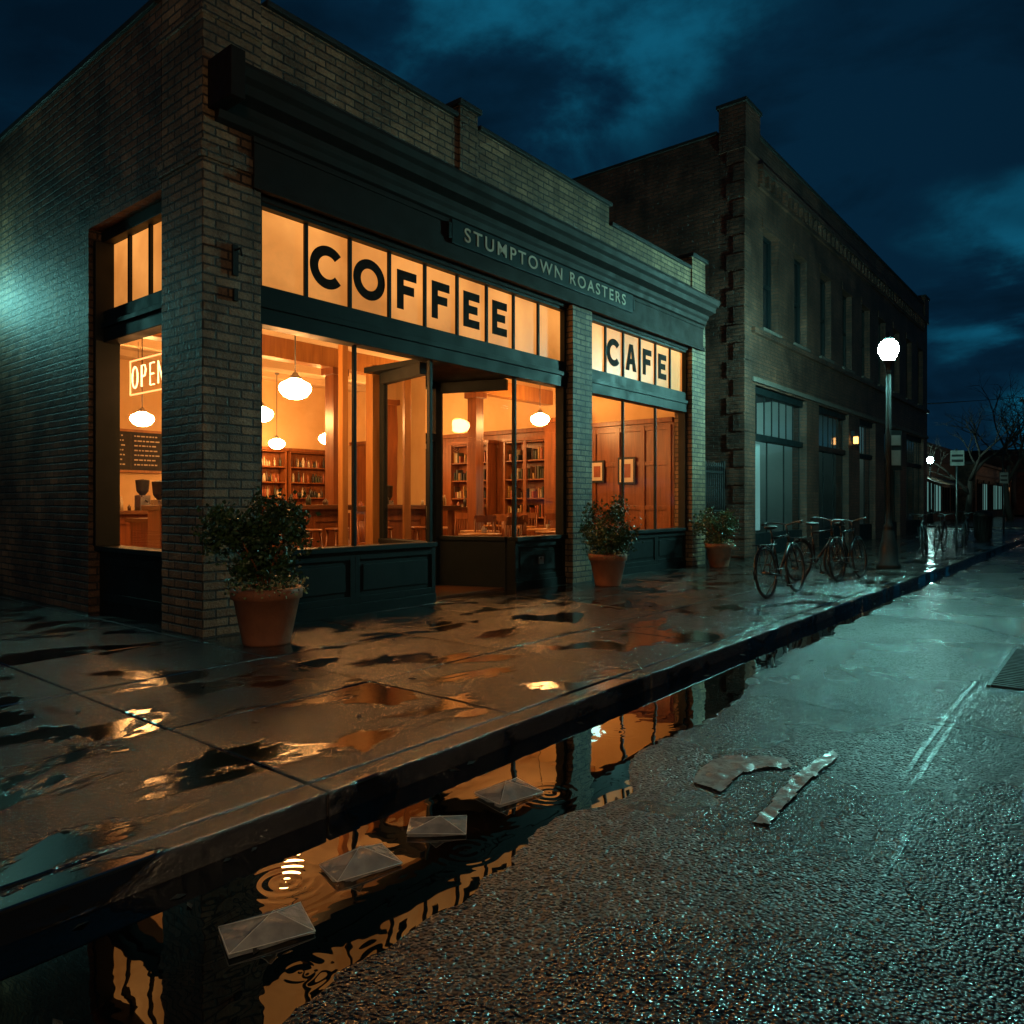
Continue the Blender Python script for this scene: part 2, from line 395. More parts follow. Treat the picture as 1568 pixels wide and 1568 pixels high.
T.box(3.62,4.5,1.34,1.5,2.25,2.36,M_trim); T.box(3.62,4.5,1.34,1.5,3.05,3.16,M_trim)
T.box(5.5,5.62,.11,.14,.36,.47,M_steel)
T.obj('storefront_frames',parent=shop,bevel=.005)
D=MB()
D.box(3.63,3.76,1.39,1.44,.02,2.24,M_trim); D.box(4.36,4.49,1.39,1.44,.02,2.24,M_trim)
D.box(3.76,4.36,1.39,1.44,.02,.32,M_trim); D.box(3.76,4.36,1.39,1.44,2.1,2.24,M_trim); D.box(3.76,4.36,1.39,1.44,1.0,1.07,M_trim)
D.tube([(4.3,1.33,.9),(4.3,1.33,1.25)],.012,M_steel); D.box(3.78,4.34,1.385,1.39,2.12,2.2,M_gold)
D.obj('door',parent=shop,bevel=.005)
G=MB()
def gq(p,q,z0,z1): G.quad([(p[0],p[1],z0),(q[0],q[1],z0),(q[0],q[1],z1),(p[0],p[1],z1)],M_glass)
for a,b_ in ((.72,3.2),(5.04,6.16),(6.95,10.5)): gq((a,.2),(b_,.2),.79,3.16)
gq((3.26,.3),(3.49,1.34),.79,3.0); gq((4.99,.3),(4.65,1.34),.79,3.0)
gq((3.76,1.415),(4.36,1.415),.32,2.1); gq((3.62,1.42),(4.5,1.42),2.36,3.05)
gq((.25,2.58),(.25,.84),.79,3.2)
G.obj('window_glass',parent=shop)
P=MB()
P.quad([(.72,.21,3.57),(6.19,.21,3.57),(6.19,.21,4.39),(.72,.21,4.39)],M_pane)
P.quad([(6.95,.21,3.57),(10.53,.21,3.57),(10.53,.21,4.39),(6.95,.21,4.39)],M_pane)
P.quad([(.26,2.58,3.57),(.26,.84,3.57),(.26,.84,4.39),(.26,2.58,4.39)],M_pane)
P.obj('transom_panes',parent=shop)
S=MB()
S.box(.12,.33,.821,2.599,-.03,.73,M_trim); S.box(.06,.34,.821,2.599,.732,.79,M_trim)
S.box(.1,.119,.9,2.52,.15,.25,M_trim); S.box(.1,.119,.9,2.52,.58,.68,M_trim)
S.box(.14,.33,.821,2.599,3.2,3.57,M_trim); S.box(.11,.139,.821,2.599,3.36,3.42,M_trim)
S.box(.14,.33,.821,2.599,4.39,4.519,M_trim)
S.box(.05,.33,2.53,2.599,.79,4.39,M_trim); S.box(.15,.33,.821,.88,.79,4.39,M_trim)
for q in (2.07,1.56,1.05): S.box(.22,.28,q-.02,q+.02,3.57,4.39,M_trim)
S.obj('side_window_frame',parent=shop,bevel=.006)
K=MB(); K.box(.3,.36,-.03,-.001,3.55,3.85,M_black); K.tube([(.33,-.03,3.8),(.33,-.12,3.8),(.33,-.14,3.72)],.012,M_black)
K.box(.31,.35,-.04,-.001,3.3,3.42,M_black); K.obj('wall_bracket',parent=shop)
I=MB()
I.box(.331,.36,2.62,11,0,4.6,M_plaster); I.box(.331,10.7,11,11.1,0,4.6,M_plaster)
I.box(10.7,10.8,.42,11,0,4.6,M_plaster)
I.box(.331,10.8,.305,11.1,4.6,4.7,M_ceil)
I.box(.34,10.7,.34,11,-.015,.03,M_floorin)
I.box(.36,10.7,3.62,3.88,3.62,3.95,M_woodl); I.box(.36,10.7,7.3,7.5,4.2,4.6,M_ceil)
for yy in (1.2,2.4,5.2,6.4,8.6,9.8): I.box(.36,10.7,yy,yy+.1,4.46,4.6,M_ceil)
for (cx,cy) in ((4.45,3.75),(8.1,3.75),(1.6,7.4)):
    I.box(cx-.12,cx+.12,cy-.12,cy+.12,.03,3.5,M_wood); I.box(cx-.17,cx+.17,cy-.17,cy+.17,3.5,3.62,M_wood); I.box(cx-.16,cx+.16,cy-.16,cy+.16,.03,.25,M_wood)
I.box(10.64,10.7,.45,11,.03,3.0,M_wood); I.box(10.56,10.7,.45,11,3.0,3.1,M_wood)
y=.5
while y<3.4:
    I.box(10.60,10.64,y,y+.1,.15,2.95,M_wood); y+=.62
for zz in (.15,1.15,2.1,2.85): I.box(10.61,10.64,.5,3.6,zz,zz+.09,M_wood)
I.box(6.2,10.55,5.4,5.5,.03,1.15,M_wood); I.box(6.15,10.56,5.36,5.54,1.15,1.2,M_woodx)
I.box(3.42,3.56,1.55,1.7,.03,3.3,M_woodl); I.box(3.0,3.1,1.7,1.8,.03,3.6,M_woodl)
I.box(.36,.40,2.62,11,.03,.2,M_wood); I.box(.36,10.56,10.95,11,.03,1.0,M_wood)
I.obj('interior',parent=shop,bevel=.005)

# letters
def letter_polys(ch,H,S):
    L=[]
    def ring(a0,a1,n=40,wd=1.0):
        R=H/2; r_=R-S
        for i in range(n):
            t0=math.radians(a0+(a1-a0)*i/n); t1=math.radians(a0+(a1-a0)*(i+1)/n)
            L.append([(R*wd*math.cos(t0),R*math.sin(t0)),(R*wd*math.cos(t1),R*math.sin(t1)),(r_*wd*math.cos(t1),r_*math.sin(t1)),(r_*wd*math.cos(t0),r_*math.sin(t0))])
    def rect(a,b_,c_,d_): L.append([(a,c_),(b_,c_),(b_,d_),(a,d_)])
    h=H/2; w=H*.34
    if ch=='O': ring(0,360)
    if ch=='C': ring(42,318)
    if ch in 'EF':
        rect(-w,-w+S,-h,h); rect(-w+S,w,h-S,h); rect(-w+S,w*.75,-S*.45,S*.55)
        if ch=='E': rect(-w+S,w,-h,-h+S)
    if ch=='A':
        k=w*1.15
        L.append([(-k,-h),(-k+S*1.1,-h),(S*.15,h),(-S*.55,h)]); L.append([(k-S*1.1,-h),(k,-h),(S*.55,h),(S*.15-S*.3,h)])
        rect(-k*.6,k*.6,-h*.5,-h*.5+S*.9)
    return L
def lettering(name,word,centers,z,H,S,y,m):
    B=MB()
    for ch,cx in zip(word,centers):
        for k_,poly in enumerate(letter_polys(ch,H,S)):
            dy=0.0004*(k_%5) if ch=='A' else 0
            n=len(poly); vs=[(cx+a,y-dy,z+c_) for a,c_ in poly]+[(cx+a,y+.006,z+c_) for a,c_ in poly]
            B.add(vs,[tuple(range(n))]+[(i,n+i,n+(i+1)%n,(i+1)%n) for i in range(n)],m)
    return B.obj(name)
lettering('coffee_sign','COFFEE',[.70+p1*(i+.5) for i in range(1,7)],3.985,.49,.112,.2,M_letter)
lettering('cafe_sign','CAFE',[6.93+.607*(i+.5) for i in range(1,5)],3.985,.49,.112,.2,M_letter)
sg=empty('shop_sign')
B=MB(); B.box(3.36,8.02,-.085,-.05,4.68,5.0,M_signb); B.box(3.3,3.36,-.085,-.05,4.74,4.94,M_signb); B.box(8.02,8.08,-.085,-.05,4.74,4.94,M_signb)
B.obj('board',parent=sg,bevel=.01)
def text(name,s,loc,rot,size,m,parent=None,offset=0,extrude=.004,spacing=1,bevel=0):
    c=bpy.data.curves.new(name,'FONT'); c.body=s; c.size=size; c.offset=offset; c.extrude=extrude; c.space_character=spacing
    c.align_x='CENTER'; c.align_y='CENTER'; c.materials.append(m)
    o=bpy.data.objects.new(name,c); COL.objects.link(o); o.location=loc; o.rotation_euler=rot
    if parent:o.parent=parent
    return o
tx=text('lettering','STUMPTOWN ROASTERS',(5.67,-.09,4.84),(math.pi/2,0,0),.265,M_gold,sg,.0012,.004,1.3)
bpy.context.view_layer.update()
wd=tx.dimensions.x
if wd>0: tx.scale=(4.15/wd,1,1)
# open neon sign
M_neon,_,_=mat('neon_tube',(.9,.9,.9),.3,emit=(1,.55,.25),estr=3.5)
M_neonb,_,_=mat('neon_border_tube',(.9,.5,.4),.3,emit=(1,.32,.10),estr=3)
op=empty('open_neon_sign')
B=MB()
cy=1.87; hw=.46; hh=.2; zc=2.78; X=.36
def yv(u): return cy-u
B.tube([(X,yv(-hw),zc-hh),(X,yv(hw),zc-hh),(X,yv(hw),zc+hh),(X,yv(-hw),zc+hh),(X,yv(-hw),zc-hh)],.010,M_neonb,6)
def path(pts,u0): B.tube([(X,yv(u0+a),zc+b_) for a,b_ in pts],.010,M_neon,6)
q=[(.068*math.cos(a*math.pi/8),.125*math.sin(a*math.pi/8)) for a in range(17)]
path(q,-.34)
path([(-.05,-.125),(-.05,.125),(.03,.12),(.055,.07),(.03,.0),(-.05,-.01)],-.12)
path([(.05,.125),(-.05,.125),(-.05,-.125),(.05,-.125)],.09); path([(-.05,0),(.035,0)],.09)
path([(-.055,-.125),(-.055,.125),(.055,-.125),(.055,.125)],.29)
B.obj('tubes',parent=op)
B=MB()
B.tube([(X+.02,yv(-.3),zc+.2),(X+.02,yv(-.3),3.2)],.003,M_black,4); B.tube([(X+.02,yv(.3),zc+.2),(X+.02,yv(.3),3.2)],.003,M_black,4)
B.obj('hanging_wires',parent=op)

def pendant(x,y,z,s=1):
    B=MB()
    B.lathe([(0,-.15),(.08,-.145),(.15,-.11),(.2,-.04),(.205,.0),(.18,.05),(.1,.09),(.06,.12)],(0,0,0),M_globe,16)
    B.lathe([(.0,.19),(.03,.19),(.045,.16),(.075,.13),(.075,.10),(.0,.10)],(0,0,0),M_steel)
    B.tube([(0,0,.18),(0,0,4.58-z)],.008,M_black,6)
    B.lathe([(0,4.6-z),(.06,4.6-z),(.06,4.56-z),(0,4.54-z)],(0,0,0),M_steel)
    B.obj('pendant_lamp',(x,y,z))
for p in ((2.01,1.40,2.78),(5.8,3.2,2.98),(9.1,2.8,3.1),(7.3,9.8,2.82),(7.2,7.6,2.82),(2.67,7.06,2.85),(3.62,4.7,2.85),(8.6,6.3,2.95)): pendant(*p)

# ---- interior furniture
def bottles(B,x0,x1,y,z,n,mats,axis='x',hs=(.12,.3)):
    for i in range(n):
        u=x0+(x1-x0)*(i+.5)/n+random.uniform(-.01,.01); h=random.uniform(*hs); r_=random.uniform(.025,.045)
        c=(u,y,z) if axis=='x' else (y,u,z)
        B.lathe([(0,0),(r_,0),(r_,h*.65),(r_*.4,h*.8),(r_*.4,h),(0,h)],c,random.choice(mats),8)
cols=[noisy('ware_%d'%i,c,tuple(q*.7 for q in c),8,.3,.5,bump=0) for i,c in enumerate([(.5,.4,.25),(.08,.04,.02),(.3,.08,.03),(.6,.5,.35),(.04,.05,.03),(.02,.02,.02),(.35,.2,.06)])]
def shelf(name,loc,rot,w,h,n,d=.32,books=False,doors=False):
    B=MB()
    B.box(-w/2,-w/2+.04,-d,0,0,h,M_wood); B.box(w/2-.04,w/2,-d,0,0,h,M_wood); B.box(-w/2+.04,w/2-.04,-.03,0,0,h,M_wood)
    B.box(-w/2-.04,w/2+.04,-d-.04,.0,h,h+.08,M_wood)
    for i in range(n+1):
        z=i*(h-.04)/n; B.box(-w/2+.04,w/2-.04,-d+.01,-.03,z,z+.035,M_wood)
        if i<n and z>.6 or (i<n and not books):
            x=-w/2+.07
            while x<w/2-.12:
                if random.random()<.85:
                    ww=random.uniform(.03,.09); hh_=random.uniform(.12,min(.3,(h/n)*.8))
                    if books: B.box(x,x+ww*.6,-d+.06,-.05,z+.036,z+.036+hh_,random.choice(cols))
                    else: B.lathe([(0,0),(ww*.5,0),(ww*.5,hh_*.7),(ww*.25,hh_*.8),(ww*.25,hh_),(0,hh_)],(x+ww/2,-d/2,z+.036),random.choice(cols),8)
                    x+=ww+.01
                else: x+=.1
    if books:
        B.box(-w/2+.04,w/2-.04,-d-.02,-d,.0,.75,M_wood)
        for q in (-w/2,0,w/2): B.box(max(-w/2,q-.05),min(w/2,q+.05),-d-.02,-d,.75,h,M_wood)
    B.obj(name,loc,rot,bevel=.004)
shelf('bottle_shelf',(7.5,10.94,1.0),(0,0,0),1.3,1.7,4)
shelf('bottle_shelf',(9.0,10.94,1.0),(0,0,0),1.5,1.7,4)
shelf('bottle_shelf',(2.2,10.94,1.0),(0,0,0),1.5,1.7,4)
for yy in (4.15,5.95): shelf('bookcase',(10.62,yy,.03),(0,0,-math.pi/2),1.3,2.75,6,books=True)
B=MB(); B.box(-.4,.4,-.5,0,0,3.1,M_wood); B.box(-.45,.45,-.55,0,3.1,3.2,M_wood)
for sx in (-.36,.03):
    for z0,z1 in ((.1,1.2),(1.3,2.95)):
        B.box(sx,sx+.33,-.52,-.5,z0,z1,M_wood); B.box(sx+.06,sx+.27,-.53,-.52,z0+.08,z1-.08,M_wood)
B.obj('wardrobe_cabinet',(10.62,3.05,.03),(0,0,-math.pi/2),bevel=.006)
def counter(name,x0,x1,y,d,h,panels=4):
    B=MB(); B.box(x0,x1,y,y+d,.03,h-.07,M_wood); B.box(x0-.06,x1+.06,y-.12,y+d+.05,h-.07,h,M_woodx)
    w=(x1-x0)/panels
    for i in range(panels):
        l=x0+i*w; B.box(l+.03,l+.11,y-.02,y,.15,h-.15,M_wood); B.box(l+w-.11,l+w-.03,y-.02,y,.15,h-.15,M_wood)
        B.box(l+.11,l+w-.11,y-.02,y,h-.26,h-.15,M_wood); B.box(l+.11,l+w-.11,y-.02,y,.15,.26,M_wood)
    B.obj(name,bevel=.005)
counter('bar_counter',.9,3.9,2.7,.35,1.27)
counter('service_counter',1.6,6.2,7.9,.6,1.15,6)
counter('service_counter',1.9,3.1,5.2,.6,1.05,2)
B=MB(); B.box(4.1,6.2,2.4,2.75,1.16,1.25,M_woodx)
for q in (4.2,6.1): B.box(q-.04,q+.04,2.5,2.6,.03,1.16,M_wood)
B.obj('high_table',bevel=.005)
B=MB(); B.box(-.4,.4,-.25,.25,.06,.4,M_steel); B.box(-.42,.42,-.2,.27,.4,.46,M_black)
for sx in(-.2,.2): B.lathe([(0,.14),(.04,.14),(.04,.24),(0,.24)],(sx,-.3,0),M_steel,10); B.tube([(sx,-.3,.16),(sx,-.42,.13)],.012,M_black)
for i in range(7): B.lathe([(0,.46),(.03,.46),(.04,.53)],(-.33+i*.11,.05,0),M_white,10)
for sx in (-.35,.35): 
    for sy in (-.2,.2): B.tube([(sx,sy,0),(sx,sy,.07)],.02,M_black,6)
B.obj('espresso_machine',(4.6,8.2,1.15),bevel=.01)
def grinder(x,y,z):
    B=MB(); B.box(-.1,.1,-.13,.13,0,.3,M_steel); B.lathe([(.05,.3),(.11,.38),(.13,.58),(.13,.6),(0,.62)],(0,0,0),M_black,12); B.tube([(0,-.13,.2),(0,-.22,.17)],.02,M_black)
    B.obj('coffee_grinder',(x,y,z),bevel=.01)
grinder(2.25,5.5,1.05); grinder(2.75,5.45,1.05); grinder(3.2,8.2,1.15)
B=MB(); bottles(B,1.8,6.1,8.4,1.15,26,cols,hs=(.1,.35)); bottles(B,.95,3.8,2.95,1.27,9,cols,hs=(.08,.18)); bottles(B,4.2,6.1,2.6,1.25,7,cols,hs=(.08,.2)); bottles(B,6.3,10.4,5.45,1.2,18,cols,hs=(.08,.3)); B.obj('bottle_collection')
B=MB(); B.box(-.8,.8,-.04,0,-.5,.5,M_woodl); B.box(-.74,.74,-.05,-.04,-.44,.44,M_chalk)
for i in range(7):
    for k_ in (-.7,.05):
        x=k_; 
        while x<k_+.5: 
            w_=random.uniform(.03,.1); B.box(x,x+w_,-.053,-.05,.33-i*.11,.36-i*.11,M_gold); x+=w_+.025
B.obj('menu_board',(4.2,10.94,2.5))
B=MB(); B.box(-.8,.8,-.04,0,-.5,.5,M_woodl); B.box(-.74,.74,-.05,-.04,-.44,.44,M_chalk); B.obj('menu_board',(5.9,10.94,2.6))
def picture(y,z,w=.35,h=.5):
    B=MB(); B.box(-.03,0,-w,w,-h,h,M_black); B.box(-.035,-.03,-w+.05,w-.05,-h+.05,h-.05,M_gold); B.box(-.038,-.035,-w*.5,w*.5,-h*.5,h*.5,cols[2]); B.obj('framed_picture',(10.6,y,z),bevel=.003)
picture(1.55,2.0,.22,.3); picture(2.3,2.0,.18,.25)
def stool(x,y,h=.75):
    B=MB(); B.lathe([(0,h-.04),(.17,h-.04),(.18,h-.02),(.17,h),(0,h)],(0,0,0),M_wood,20)
    for sx in(-1,1):
        for sy in(-1,1): B.tube([(sx*.1,sy*.1,h-.04),(sx*.17,sy*.17,0)],.017,M_wood,8)
    for a in range(4):
        q=[(1,1),(-1,1),(-1,-1),(1,-1),(1,1)]; B.tube([(q[a][0]*.145,q[a][1]*.145,.25),(q[a+1][0]*.145,q[a+1][1]*.145,.25)],.01,M_wood,6)
    B.obj('bar_stool',(x,y,.03))
for p in ((1.6,2.2),(2.7,2.05),(3.3,2.2),(1.0,1.9),(2.2,2.3)): stool(*p,h=.9)
def chair(x,y,r_):
    B=MB(); B.box(-.2,.2,-.2,.2,.45,.49,M_wood)
    for sx in(-.18,.18):
        B.tube([(sx,-.18,.45),(sx*1.1,-.2,0)],.018,M_wood,6); B.tube([(sx*1.1,.22,0),(sx,.18,.47),(sx,.24,1.04)],.018,M_wood,6)
    B.box(-.2,.2,.22,.25,.92,1.05,M_wood)
    for i in range(5): B.tube([(-.13+i*.065,.2,.49),(-.13+i*.065,.235,.93)],.009,M_wood,6)
    B.obj('wooden_chair',(x,y,.03),(0,0,r_))
def table(x,y):
    B=MB(); B.lathe([(0,.72),(.36,.72),(.37,.74),(.36,.76),(0,.76)],(0,0,0),M_woodl,24); B.lathe([(.25,0),(.24,.03),(.04,.06),(.035,.72)],(0,0,0),M_black,16)
    B.lathe([(0,.76),(.04,.76),(.05,.84)],(.1,0,0),M_white,10); B.obj('cafe_table',(x,y,.03))
for (x,y) in ((6.6,2.3),(8.2,2.0),(9.7,1.7),(7.6,4.4),(9.3,4.5),(5.7,1.5),(6.3,4.1),(7.3,1.1),(9.0,3.3)):
    table(x,y)
    for a in (random.uniform(0,1),random.uniform(2.0,3.6),random.uniform(4.2,5.4)): chair(x+.6*math.sin(-a),y+.6*math.cos(a),a)

# ------------------------------------------------------------ building 2
b2=empty('brick_building')
W=MB()
piers=[(13.3,14.0),(17.8,18.9),(22.0,23.3),(25.4,26.7),(29.3,30.4),(33.9,34.7)]
for a,b_ in piers: W.box(a,b_,0,.4,-.05,4.15,M_brick2)
W.box(13.3,34.7,0,.4,4.15,5.6,M_brick2); W.box(13.3,34.7,0,.4,8.05,10.15,M_brick2)
wx=[14.5+2.27*i for i in range(9)]
prev=13.3
for x in wx: W.box(prev,x,0,.4,5.6,8.05,M_brick2); prev=x+1.05
W.box(prev,34.7,0,.4,5.6,8.05,M_brick2)
W.box(13.3,13.7,.4,18,-.05,10.1,M_brick2); W.box(34.3,34.7,.4,18,0,10.1,M_brick2); W.box(13.7,34.3,17.6,18,0,10.1,M_brick2)
W.box(13.25,14.15,-.06,.6,9.6,10.65,M_brick2); W.box(33.9,34.75,-.06,.6,9.4,10.5,M_brick2)
x=14.2
while x<33.8: W.box(x,x+.14,-.1,-.001,9.05,9.35,M_brick2); x+=.42
W.box(14.15,33.9,-.13,-.001,9.35,9.5,M_brick2); W.box(14.15,33.9,-.06,-.001,8.95,9.05,M_brick2)
for i in range(23):
    z=.05+i*.42
    W.box(13.27,13.3 + (.42 if i%2 else .25),-.025,.25 if i%2 else .42,z,z+.38,M_brick2)
W.obj('walls',parent=b2)
C=MB(); C.box(13.2,14.2,-.1,.65,10.65,10.74,M_coping); C.box(14.2,33.85,-.05,.45,10.15,10.23,M_coping); C.box(33.85,34.8,-.1,.65,10.5,10.6,M_coping)
C.box(13.26,13.74,.66,18,10.1,10.18,M_coping)
C.box(13.75,34.7,-.1,-.001,5.36,5.5,M_brick2); C.box(13.75,34.7,-.06,-.001,4.2,4.32,M_stone)
for x in wx: C.box(x-.1,x+1.15,-.07,.1,5.5,5.6,M_stone); C.box(x-.08,x+1.13,-.03,-.001,8.05,8.3,M_brick2)
C.obj('stone_trim',parent=b2,bevel=.008)
R=MB(); R.box(13.7,34.3,.4,17.6,9.4,9.5,M_roof); R.box(13.7,34.3,.45,17.6,4.3,4.4,M_roof); R.obj('roof',parent=b2)
F=MB()
for x in wx:
    F.box(x,x+1.05,.24,.26,5.6,8.05,M_dglass)
    for q in (x,x+.985): F.box(q,q+.065,.18,.24,5.6,8.05,M_trim)
    for z in (5.6,6.78,7.98): F.box(x+.065,x+.985,.18,.24,z,z+.07,M_trim)
for (a,b_),(c_,d_) in zip(piers,piers[1:]):
    l,r_=b_,c_
    F.box(l,r_,.1,.3,3.98,4.15,M_trim); F.box(l,r_,.1,.3,2.85,3.0,M_trim); F.box(l,r_,.12,.32,0,.55,M_trim)
    n=int((r_-l)/.5)
    for i in range(n+1):
        q=l+(r_-l-.05)*i/n; F.box(q,q+.03,.18,.21,3.0,3.98,M_trim)
    for i in range(4):
        q=l+(r_-l-.06)*i/3; F.box(q,q+.04,.18,.21,.55,2.85,M_trim)
    F.quad([(l,.2,.55),(r_,.2,.55),(r_,.2,3.98),(l,.2,3.98)],M_glass)
F.obj('windows',parent=b2,bevel=.004)
I=MB(); M_rm=noisy('teal_room_wall',(.3,.36,.34),(.4,.46,.44),1,.7,.9,bump=0)
M_panelglow,t,b=mat('panel_painted_glow',(.3,.4,.38),.6,emit=(.34,.85,.80),estr=.32)  # teal interior light put into the panel as its own emission
I.box(13.75,34.2,4.6,4.7,0,4.3,M_rm); I.box(13.75,34.2,.4,4.6,-.01,.02,M_roof)
for q in (18.3,22.6,26.0,29.8): I.box(q,q+.1,.42,4.6,.02,4.28,M_rm)
I.box(14.2,15.25,.36,.39,.6,2.8,M_panelglow); I.box(16.6,18.0,1.6,2.2,.02,1.3,M_rm); I.box(19.6,20.4,1.2,1.6,.02,1.5,M_rm)
for q in (17.2,18.6,20.8,25,28,31.5): I.box(q,q+.5,4.5,4.58,1.2,2.4,M_chalk)
I.obj('interior',parent=b2)
def plight(name,loc,e,col,r_=.1):
    l=bpy.data.lights.new(name,'POINT'); l.energy=e; l.color=col; l.shadow_soft_size=r_
    o=bpy.data.objects.new(name,l); COL.objects.link(o); o.location=loc; return o
plight('shop_ceiling_lamp',(16.8,2.6,3.9),80,(.45,1,.92)); plight('shop_ceiling_lamp',(20.6,2.4,3.9),14,(.5,1,.95)); plight('shop_ceiling_lamp',(24.6,2,3.7),30,(.6,.9,.8)); plight('shop_ceiling_lamp',(32,2,3.7),45,(.45,1,.9))
M_lan,_,_=mat('lantern_glass',(.9,.6,.3),.3,emit=(1,.42,.1),estr=4)
B=MB(); B.box(-.06,.06,-.2,-.08,-.12,.1,M_lan); B.box(-.1,.1,-.24,-.04,.12,.17,M_black); B.box(-.1,.1,-.24,-.04,-.18,-.14,M_black); B.box(-.03,.03,-.1,0,-.05,.3,M_black)
B.obj('wall_lantern',(22.3,0,3.35))
B=MB()
for i in range(19):
    x=11.28+i*.108; B.tube([(x,.5,.05),(x,.5,2.15)],.011,M_black,6); B.lathe([(.022,2.15),(0,2.27)],(x,.5,0),M_black,6)
for z in (.2,1.1,2.0): B.box(11.2,13.3,.485,.515,z,z+.04,M_black)
B.box(11.2,11.27,.46,.54,0,2.3,M_black); B.box(13.23,13.3,.46,.54,0,2.3,M_black); B.box(12.2,12.26,.47,.53,0,2.25,M_black)
B.obj('iron_gate')

# ------------------------------------------------------------ street lamps
def street_lamp(x,y,gm=None,h=4.12):
    L=empty('street_lamp',(x,y,0)); gm=gm or M_lampglobe
    B=MB()
    B.lathe([(0,0),(.22,0),(.22,.08),(.18,.12),(.17,.4),(.13,.55),(.1,.75),(.085,.8),(.095,.84),(.06,.9),(.05,1.2),(.04,h-.25),(.065,h-.2),(.05,h-.16),(.08,h-.06),(.12,h),(.0,h)],(0,0,0),M_black,20)
    for i in range(10):
        a=i*math.pi/5; B.tube([(.053*math.cos(a),.053*math.sin(a),.95),(.041*math.cos(a),.041*math.sin(a),h-.27)],.006,M_black,5)
    B.lathe([(.09,h+.42),(.085,h+.46),(.03,h+.5),(.02,h+.56),(0,h+.58)],(0,0,0),M_black,14)
    B.obj('post',parent=L)
    B=MB(); B.lathe([(.09,h+.0),(.14,h+.08),(.18,h+.18),(.19,h+.25),(.165,h+.34),(.1,h+.41),(.0,h+.43)],(0,0,0),gm,20); B.obj('globe',parent=L)
    return L
street_lamp(12.56,-3.25)
M_lg2,_,_=mat('street_globe_side',(.9,.9,.9),.3,emit=(.3,1,.90),estr=60)
street_lamp(-.62,6.2,M_lg2)
M_lg3,_,_=mat('added_fill_globe',(.9,.9,.9),.3,emit=(1,.68,.35),estr=900)
street_lamp(-10.5,-15.7,M_lg3)  # added unseen lamp behind the camera, brightens front brick and left wall
street_lamp(52,2.9,M_farglobe,3.9)
M_far2,_,_=mat('far_globe_warm',(.9,.9,.9),.3,emit=(1,.6,.3),estr=40)
street_lamp(92,-2.9,M_far2,4.0); street_lamp(70,-2.9,M_far2,3.0)
def pole_sign(name,x,y,h,w,hh_,m,rot=0):
    B=MB(); B.tube([(0,0,0),(0,0,h)],.03,M_steeld,8); B.box(-w/2,w/2,-.045,-.03,h-hh_-.05,h-.05,m); B.box(-w/2+.03,w/2-.03,-.049,-.045,h-hh_+.05,h-hh_+.12,M_black); B.box(-w/2+.03,w/2-.03,-.049,-.045,h-.22,h-.16,M_black)
    B.obj(name,(x,y,0),(0,0,rot))
M_signw=noisy('sign_enamel',(.25,.25,.23),(.16,.16,.15),5,.4,.6,bump=0)
pole_sign('parking_sign',20.2,-3.3,2.8,.36,.42,M_signw,-1.0)
pole_sign('parking_sign',33,-3.1,2.6,.3,.45,M_signw,-1.2)
pole_sign('parking_sign',46,-3.1,2.9,.4,.5,M_signw,-1.2)
B=MB(); B.box(-.15,.15,-.02,.0,-.4,.4,M_signb); B.box(-.13,.13,-.024,-.02,.1,.3,M_signw); B.box(-.13,.13,-.024,-.02,-.3,.0,M_signw); B.box(-.02,.02,0,.05,-.3,.3,M_steeld)
B.obj('parking_sign',(12.75,-3.3,2.35),(0,0,-.9))
B=MB(); B.lathe([(.2,0),(.24,.05),(.27,.8),(.3,.82),(.3,.9),(.2,1.0),(0,1.05)],(0,0,0),M_black,16)
for i in range(16):
    a=i*math.pi/8; B.tube([(.25*math.cos(a),.25*math.sin(a),.08),(.285*math.cos(a),.285*math.sin(a),.8)],.012,M_black,5)
B.obj('trash_bin',(27,-3.1,0))

